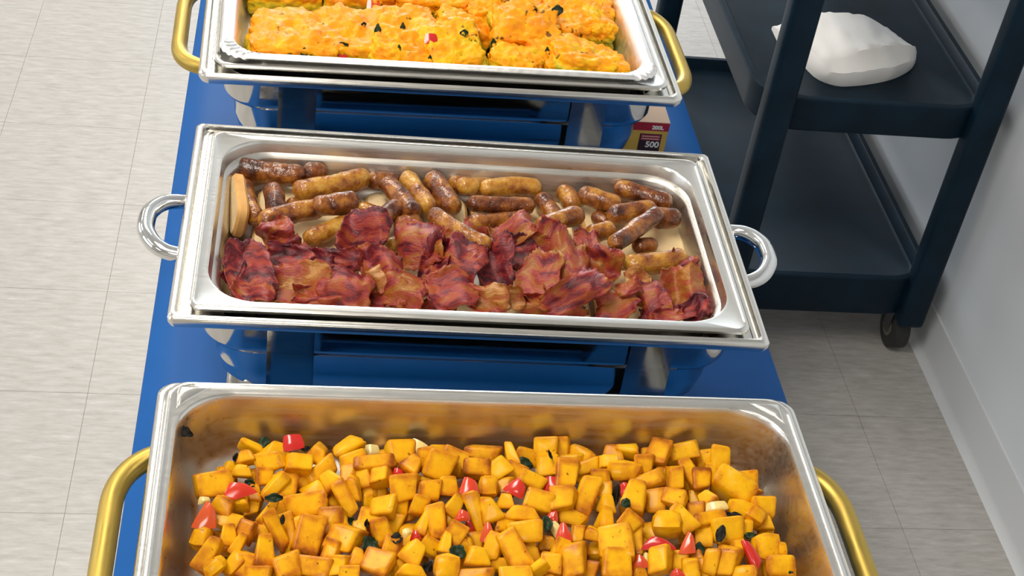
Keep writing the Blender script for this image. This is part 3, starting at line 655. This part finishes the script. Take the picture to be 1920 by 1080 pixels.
def sausage(x1, y1, x2, y2, wd, tone, lay, seed):
    z = ZS[int(lay)]; zb = z
    def inpan(p, r):
        p.x = min(max(p.x, -.034-.258+r), -.034+.258-r); p.y = min(max(p.y, 1.2735-.134+r), 1.2735+.134-r); return p
    a, b2 = inpan(atz(x1, y1, z), .009), inpan(atz(x2, y2, z), .009)
    rad = wd/2/ppm((a+b2)/2)*1.02; L0 = (b2-a).length
    d = (b2-a).normalized(); rr = random.Random(seed); side = Vector((-d.y, d.x, 0)); bend = rr.uniform(-.06, .06)*L0
    ng, sg = 22, 16; V, Fc = [], []; c = (a+b2)/2
    ext = rad*.35
    for i in range(ng+1):
        t = i/ng; s = -ext+(L0+2*ext)*t
        e = min(s+ext, L0+ext-s)/(rad*.95)                       # distance from an end in radii
        prof = math.sqrt(max(0.0, 1-(1-min(e, 1))**2)); prof = max(prof, .12)
        pc = a+d*s+side*bend*math.sin(math.pi*t)*1.0-c
        for j in range(sg):
            an = 2*math.pi*j/sg; q = side*math.cos(an)+Vector((0, 0, 1))*math.sin(an)
            r2 = rad*prof*(1+.13*noise.noise(Vector((s*55+seed*3, q.dot(side)*1.2, q.z*1.2)))+.07*noise.noise(Vector((s*150, q.dot(side)*3+seed, q.z*3))))
            V.append(pc+q*r2)
    for i in range(ng):
        for j in range(sg):
            k = i*sg+j; k2 = i*sg+(j+1) % sg; Fc.append((k, k2, k2+sg, k+sg))
    Fc += [tuple(reversed(range(sg))), tuple(range(ng*sg, (ng+1)*sg))]
    o = mesh('sausage', V, Fc, 'sausage', None, True); o.location = c; o.color = (tone, rr.random(), 0, 1)
    ln = 'short' if L0 < .042 else 'long'; wl = min(c.x+.034+.258, .258-.034-c.x, 1.4075-c.y) < .028
    wh = 'beside the bacon' if max(y1, y2) > 440 else ('by the pan wall' if wl else ('heaped on another sausage' if lay > 2 else ('lying low on the bread' if lay < 1.5 else 'amid other sausages')))
    if x1 == 1175: tag(o, 'pale golden sausage lying on bread beside the bacon', 'sausage', 'breakfast sausages in the steel pan')
    elif tone >= .6: tag(o, '%s golden pale-brown breakfast sausage %s' % (ln, wh), 'sausage', 'breakfast sausages in the steel pan')
    else: tag(o, '%s %s glossy breakfast sausage %s' % (ln, 'very dark brown' if tone < .18 else 'mottled brown', wh), 'sausage', 'breakfast sausages in the steel pan')
for i, it in enumerate(SAUS.split(',')):
    sausage(*map(float, it.split()), i+1)

# bacon: px centre, width, height, angle, layer, palette 0 dark purple .. 1 pale
BACON = '''470 505 70 96 -10 2 .15,436 497 40 70 10 1 .05,519 436 54 44 -40 3 .55,535 456 50 26 -10 2 .6,540 480 74 38 10 2 .1,550 532 112 68 5 1 .72,647 536 84 68 10 2 .42,630 492 70 44 -5 2 .2,683 437 74 78 15 3 .3,675 485 50 38 0 2 .45,717 498 64 56 10 3 .42,697 525 56 40 -15 2 .85,474 548 68 30 10 1 .4,788 452 76 78 -5 3 .55,817 490 46 84 15 2 .15,845 462 44 54 0 3 .5,868 492 66 90 20 3 .25,723 548 74 44 0 1 .5,760 543 66 58 10 2 .6,845 543 84 66 -10 2 .4,930 492 56 80 0 2 .22,962 432 84 52 -28 3 .62,970 472 56 58 10 2 .2,915 558 70 42 5 2 .8,955 560 44 34 0 2 .75,1025 462 76 64 -38 3 .3,1008 525 72 98 10 2 .65,1062 500 62 112 10 3 .68,1078 548 108 48 -32 3 .4,1130 497 58 54 10 2 .62,1158 574 70 44 0 1 .45,1100 470 46 64 0 2 .65,1228 558 44 76 -15 2 .38,1198 540 40 70 -10 2 .82,1294 540 64 72 -5 2 .66,1308 500 46 42 10 2 .3,1352 580 48 38 -30 3 .12,1303 588 94 26 -10 2 .4,1178 540 40 26 -25 3 .6,890 430 40 40 0 0 .5,600 560 90 40 0 0 .5,1040 575 110 36 0 0 .6,800 575 90 36 0 0 .5,585 500 60 60 20 1 .3,1240 588 70 30 0 1 .25'''
ZB = (.938, .945, .952, .960)
def bacon(u, v, wpx, hpx, ang, lay, tone, seed):
    p = atz(u, v, ZB[int(lay)]); k = ppm(p); rr = random.Random(seed*7+1)
    w2, h2 = wpx/k*1.22, hpx/k*1.28
    ca, sa = abs(math.cos(math.radians(ang))), abs(math.sin(math.radians(ang)))
    ex_, ey_ = .5*(w2*ca+h2*sa), .44*(w2*sa+h2*ca)
    p.x = min(max(p.x, -.034-.256+ex_), -.034+.256-ex_); p.y = min(max(p.y, 1.2735-.128+ey_), 1.2735+.13-ey_)
    nx, ny = 26, 20; V, Fc, UV = [], [], []
    f1 = rr.uniform(4, 9); ph = rr.uniform(0, 6); sd = rr.uniform(0, 50); amp = rr.uniform(.08, .16)*min(w2, h2)+.0025
    for i in range(nx+1):
        for j in range(ny+1):
            a, b2 = i/nx-.5, j/ny-.5
            ox_ = .10*noise.noise(Vector((b2*3.2, sd, 0)))+.05*noise.noise(Vector((b2*9, sd, 5))); oy_ = .12*noise.noise(Vector((a*3.0, sd, 9)))+.05*noise.noise(Vector((a*9, sd, 3)))
            rc = 1-.22*max(0, abs(a)+abs(b2)-.72)*2
            x, y = (a*rc+ox_)*w2, (b2*rc+oy_)*h2
            z = amp*math.sin(f1*(a*math.cos(ph)+b2*math.sin(ph))+ph)+.006*noise.noise(Vector((x*38, y*38, sd)))+.0014*noise.noise(Vector((x*110, y*110, sd)))
            e = max(abs(a), abs(b2))
            z += (max(0, e-.36)*.05)*rr.choice((1, 1, .4)) * math.sin(ph+5*a+4*b2)
            V.append(Vector((x, y, z))); UV.append((a*w2/.04+.5, b2*h2/.04+.5))
    for i in range(nx):
        for j in range(ny):
            q = i*(ny+1)+j; Fc.append((q, q+ny+1, q+ny+2, q+1))
    n1 = len(V); V += [q-Vector((0, 0, .0020)) for q in V]; UV += UV
    Fc += [tuple(n1+q for q in reversed(f)) for f in Fc[:]]
    per = [i*(ny+1) for i in range(nx)]+[nx*(ny+1)+j for j in range(ny)]+[i*(ny+1)+ny for i in range(nx, 0, -1)]+[j for j in range(ny, 0, -1)]
    for i in range(len(per)):
        a, b2 = per[i], per[(i+1) % len(per)]; Fc.append((b2, a, a+n1, b2+n1))
    o = mesh('bacon_slice', V, Fc, 'bacon', None, True)
    me = o.data; ul = me.uv_layers.new(name='UVMap')
    for lp in me.loops: ul.data[lp.index].uv = UV[lp.vertex_index]
    o.color = (tone, rr.random(), 0, 1)
    setmat(o, p, frame_at(p, .42, math.radians(ang), rr.uniform(-.30, .30), rr.uniform(-.30, .30)), (1, 1, 1))
    sz = 'large' if w2*h2 > .0026 else 'small'
    wh = 'touching the sausages' if v < 465 else ('at the pan end wall' if min(u-416, 1376-u) < 75 else ('buried low in the pile' if lay < 2 else ('on top of the pile' if lay > 2 else 'in the middle of the pile')))
    hue = 'dark purple-red crinkled' if tone < .32 else ('pink-red crinkled' if tone < .58 else ('orange-brown crinkled' if tone < .74 else 'pale fatty'))
    lab = '%s %s bacon slice %s' % (sz, hue, wh)
    tag(o, lab, 'bacon', 'bacon slices heaped in the steel pan')
for i, it in enumerate(BACON.split(',')):
    bacon(*map(float, it.split()), i+1)

# ---------------------------------------------------------------- egg bake squares
def egg(p, sx, sy, sz, seed, tone, yaw=0, tx=0, ty=0, rough=1.0):
    bm = bmesh.new(); bmesh.ops.create_cube(bm, size=1); bmesh.ops.subdivide_edges(bm, edges=bm.edges[:], cuts=29, use_grid_fill=True)
    sdv = Vector((seed*3.7, seed*1.3, seed)); ed = []
    for v in bm.verts:
        q = v.co.copy()
        d = Vector((q.x, q.y, q.z)); l = (abs(2*q.x)**8+abs(2*q.y)**8+abs(2*q.z)**8)**.125
        s = q*(1/max(l, .6)) if l > .6 else q
        q = Vector((s.x*sx, s.y*sy, s.z*sz))
        n_ = d.normalized()
        h = .007*noise.noise(q*30+sdv)+.005*noise.noise(q*75+sdv)+.0035*noise.noise(q*160+sdv)+.002*noise.noise(q*330+sdv)
        q += n_*h*rough
        v.co = q
    bmesh.ops.recalc_face_normals(bm, faces=bm.faces)
    me = bpy.data.meshes.new('egg_bake_square'); bm.to_mesh(me); bm.free()
    edge_attr(me, [1.0 if v.co.z < -sz*.05 else max(0.0, min(1.0, (.22*sz-v.co.z)/(.27*sz))) for v in me.vertices])
    me.polygons.foreach_set('use_smooth', [True]*len(me.polygons)); me.materials.append(MAT['egg_bake'])
    o = link('egg_bake_square', me); o.location = p; o.rotation_euler = (tx, ty, yaw); o.color = (tone, 0, 0, 1)
    wh = 'at the foil tray wall' if min(p[0]-ex0, ex1-p[0])-sx/2 < .012 else ('tilted among other squares' if abs(tx)+abs(ty) > .08 else 'lying flat among other squares')
    tag(o, ('large ' if sx > .085 else 'small ')+('yellow-green sided' if tone > .5 else ('golden herb-flecked' if tone > .17 else 'orange cheese-topped'))+' egg bake square '+wh, 'egg bake', 'egg bake squares in the foil tray')
    return o
EGG = '''525 52 152 125 .0 0 0,655 52 122 120 .05 0 0,762 42 104 84 .15 .1 0,756 94 118 62 .3 -.05 1,850 92 118 84 .75 .2 1,868 40 100 74 .3 -.2 1,985 35 128 78 .1 .1 1,972 98 104 84 .6 -.3 1,1032 86 72 82 .3 .4 0,1115 98 138 88 .45 .1 1,1122 30 104 76 .2 .3 0,1168 30 44 80 .8 .1 0,920 8 90 50 .2 0 0'''
ex0, ex1, ey0, ey1 = -.045-.243, -.045+.243, 1.735-.124, 1.735+.124
for i, it in enumerate(EGG.split(',')):
    u, v, wp, hp, tone, yaw, hi = map(float, it.split())
    z = .972+(.008 if hi else .002); rr = random.Random(i+50); z += rr.uniform(-.008, .009)*hi
    p = atz(u, v, z); k = ppm(p); sx = wp/k*(1.0 if hi else 1.10); sy = hp/k/.60*(.84 if hi else .92)
    sx, sy = min(sx, .12), min(sy, .11)
    p.x = min(max(p.x, ex0+.004+sx*.5), ex1-.004-sx*.5); p.y = max(p.y, ey0+.006+sy*.5)
    rr = random.Random(i+50); hgt = .042
    egg(p-Vector((0, 0, hgt*.42)), sx, sy, hgt, i+1, tone, yaw, rr.uniform(-.25, .25)*hi, rr.uniform(-.25, .25)*hi)
for j in range(5):
    egg(Vector((-.045-.2+.1*j, 1.825, .955)), .098, .09, .04, 40+j, .1*(j % 3), .05*(j % 2))
# bits of pepper and herb baked on top
bits_ready = False
for (u, v, wp, hp, kind) in ((637, 103, 30, 15, 'p'), (808, 72, 26, 18, 'p'), (700, 8, 26, 24, 'p'), (708, 60, 18, 36, 'h'), (755, 55, 14, 30, 'h'), (682, 46, 14, 9, 'h'), (1026, 98, 12, 22, 'h'), (1045, 20, 30, 24, 'h'), (570, 100, 18, 24, 'h'), (640, 84, 36, 10, 'h'), (748, 92, 10, 18, 'h'), (870, 62, 22, 14, 'h'), (1003, 21, 12, 10, 'h'), (925, 82, 14, 22, 'h'), (806, 110, 10, 14, 'h')):
    if not bits_ready: bpy.context.view_layer.update(); bits_ready = True
    hit, hp_, hn, _, ho, _ = SC.ray_cast(bpy.context.evaluated_depsgraph_get(), CAM, ray(u, v).normalized())
    p = hp_ if hit else atz(u, v, .985); k = ppm(p)
    if kind == 'p':
        o = bpy.data.objects.new('red_pepper_piece', PEP[1]); lab = 'small red pepper bit baked into the egg squares'; cat, grp = 'pepper piece', 'pepper bits in the egg bake'
    else:
        o = bpy.data.objects.new('herb_leaf', LEAF[1]); lab = 'small green herb leaf baked into the egg squares'; cat, grp = 'herb leaf', 'herb leaves in the egg bake'
    COL.objects.link(o); sc_ = 1 if kind == 'p' else .75; setmat(o, p, frame_at(p, .3, 0), (wp/k*sc_, hp/k*1.1*sc_, .006)); tag(o, lab, cat, grp)

# ---------------------------------------------------------------- carton behind the far dish
bx1, by0, bz1 = .307, 1.762, .818
ct = tag(empty('carton', (bx1-.05, by0+.05, ZT+.0006)), 'small red and yellow carton printed 500 under the far chafing dish', 'box')
def cb(lo, hi, name, mat, bev=0): return box(name, tuple(a-b for a, b in zip(lo, (bx1-.05, by0+.05, ZT+.0006))), tuple(a-b for a, b in zip(hi, (bx1-.05, by0+.05, ZT+.0006))), mat, ct, bev)
cb((bx1-.068, by0, ZT+.0006), (bx1, by0+.10, bz1-.0005), 'carton_body', 'carton_yellow')
cb((bx1-.0685, by0-.0004, bz1-.0005), (bx1+.0003, by0+.1004, bz1+.0008), 'carton_top', 'carton_cream')
cb((bx1-.0682, by0-.0006, bz1-.0140), (bx1+.0002, by0-.0001, bz1-.0005), 'red_band', 'carton_red')
cb((bx1-.040, by0-.0006, ZT+.018), (bx1-.008, by0-.0001, bz1-.0195), 'print_panel', 'carton_dark')
cb((bx1-.0385, by0-.0009, bz1-.0300), (bx1-.0095, by0-.0005, bz1-.0205), 'print_block', 'carton_maroon')
for q in range(2): cb((bx1-.037, by0-.0012, bz1-.0238-.0042*q), (bx1-.0115, by0-.0008, bz1-.0228-.0042*q), 'print_line', 'carton_cream')
def text(body, size, x, z, mat):
    cu = bpy.data.curves.new('t', 'FONT'); cu.body = body; cu.size = size; cu.extrude = .0002; cu.align_x = 'RIGHT'; cu.offset = .0004
    to = bpy.data.objects.new('t', cu); COL.objects.link(to); bpy.context.view_layer.update()
    me = bpy.data.meshes.new_from_object(to.evaluated_get(bpy.context.evaluated_depsgraph_get())); bpy.data.objects.remove(to, do_unlink=True)
    me.materials.clear(); o = link('lettering', me, mat, ct)
    o.location = Vector((x, by0-.0012, z))-Vector((bx1-.05, by0+.05, ZT+.0006)); o.rotation_euler = (math.pi/2, 0, 0); return o
text('200L', .0085, bx1-.008, bz1-.0108, 'ink_white'); text('500', .0135, bx1-.0098, bz1-.0412, 'ink_white')

# ---------------------------------------------------------------- service cart
CX0, CX1, CY0, CY1 = .598, 1.062, 2.225, 3.075
cc = Vector(((CX0+CX1)/2, (CY0+CY1)/2, 0)); chx, chy = (CX1-CX0)/2, (CY1-CY0)/2
cart = tag(empty('service_cart', cc), 'black plastic service cart with tray shelves beside the wall', 'cart')
def shelf(zt, zb, dep):
    r = .085
    R = [(chx-.012, chy-.012, r, zb), (chx-.006, chy-.006, r, zb), (chx-.003, chy-.003, r, zb+.004), (chx, chy, r, zt-.003), (chx-.002, chy-.002, r, zt), (chx-.012, chy-.012, r, zt), (chx-.015, chy-.015, r-.01, zt-.003), (chx-.020, chy-.020, r-.012, zt-dep+.004), (chx-.026, chy-.026, r-.016, zt-dep), (chx*.4, chy*.4, .03, zt-dep)]
    return loft('shelf', R, 'cart_plastic', cart, n=10, cap_end=True, cap_start=True, autos=35)
shelf(.60, .53, .022); shelf(.20, .105, .03); shelf(1.0, .93, .03)
for sx in (-1, 1):
    for sy in (-1, 1):
        px = (.635 if sx < 0 else 1.033)-cc.x; py = sy*(chy-.002)
        bm = bmesh.new(); box_bm(bm, (px-.0275, py-.022, .088), (px+.0275, py+.022, 1.0))
        bmesh.ops.bevel(bm, geom=bm.edges[:], offset=.012, segments=3, affect='EDGES', profile=.6)
        frombm('post', bm, 'cart_plastic', cart, autos=60)
        # caster
        yy = py-sy*.04; xx = px-sx*.0
        c = tube('caster_wheel', [(xx-.017, yy, .045), (xx-.015, yy, .045), (xx+.015, yy, .045), (xx+.017, yy, .045)], [.040, .045, .045, .040], 'rubber', cart, 28)
        tube('wheel_hub', [(xx-.019, yy, .045), (xx+.019, yy, .045)], .020, 'caster_tread', c, 20)
        bm = bmesh.new()
        for s2 in (-1, 1):
            a, b2 = sorted((xx+s2*.020, xx+s2*.0225)); box_bm(bm, (a, yy-.014, .040), (b2, yy+.014, .099))
        box_bm(bm, (xx-.0225, yy-.018, .096), (xx+.0225, yy+.018, .107))
        frombm('caster_fork', bm, 'caster_metal', cart, smooth=False)

# crumpled white napkin on the middle shelf
ZN = .5785
SEC = [(.694, 2.475, .022, 2.483, 2.52), (.715, 2.43, .028, 2.445, 2.53), (.735, 2.345, .036, 2.365, 2.555), (.77, 2.316, .045, 2.348, 2.566), (.81, 2.320, .052, 2.358, 2.570), (.85, 2.333, .054, 2.374, 2.571), (.89, 2.352, .051, 2.394, 2.566), (.925, 2.378, .045, 2.410, 2.533), (.95, 2.405, .035, 2.425, 2.488), (.963, 2.436, .018, 2.440, 2.460)]
n_ = 4; A_ = [Vector((a[0], a[1], a[2])) for a in SEC]; B_ = [Vector((a[3], a[4], 0)) for a in SEC]
A_, B_ = catmull(A_, n_), catmull(B_, n_); V, Fc = [], []
for a, b2 in zip(A_, B_):
    x, yf, h = a; yr, yb = b2.x, b2.y; hb = .42*h
    P = [(yf, 0), (yf-.004, h*.3), (yf-.001, h*.6), (yr-.006, h*.93), (yr, h)]+[(yr+(yb-yr)*q/7, h+(hb-h)*q/7) for q in range(1, 7)]+[(yb-.003, hb), (yb, hb*.6), (yb, 0)]
    for qi, (y, z) in enumerate(P):
        c1 = abs(noise.noise(Vector((x*26+y*7, y*12-x*6, 3)))); c2 = abs(noise.noise(Vector((x*60-y*25, y*44, z*30))))
        d = (.009*c1+.004*c2-.003) if z > .004 else 0
        V.append(Vector((x, y-(d*.7 if qi < 4 else 0), ZN+z+(d if qi >= 4 else 0))))
k = len(P); ns = len(A_)
for i in range(ns-1):
    for j in range(k): Fc.append((i*k+j, i*k+(j+1) % k, (i+1)*k+(j+1) % k, (i+1)*k+j))
Fc.append(tuple(range(k))); Fc.append(tuple(reversed(range((ns-1)*k, ns*k))))
tag(mesh('napkin', V, Fc, 'napkin', None, True, 38), 'crumpled folded white cloth napkin lying on the black cart shelf', 'napkin')
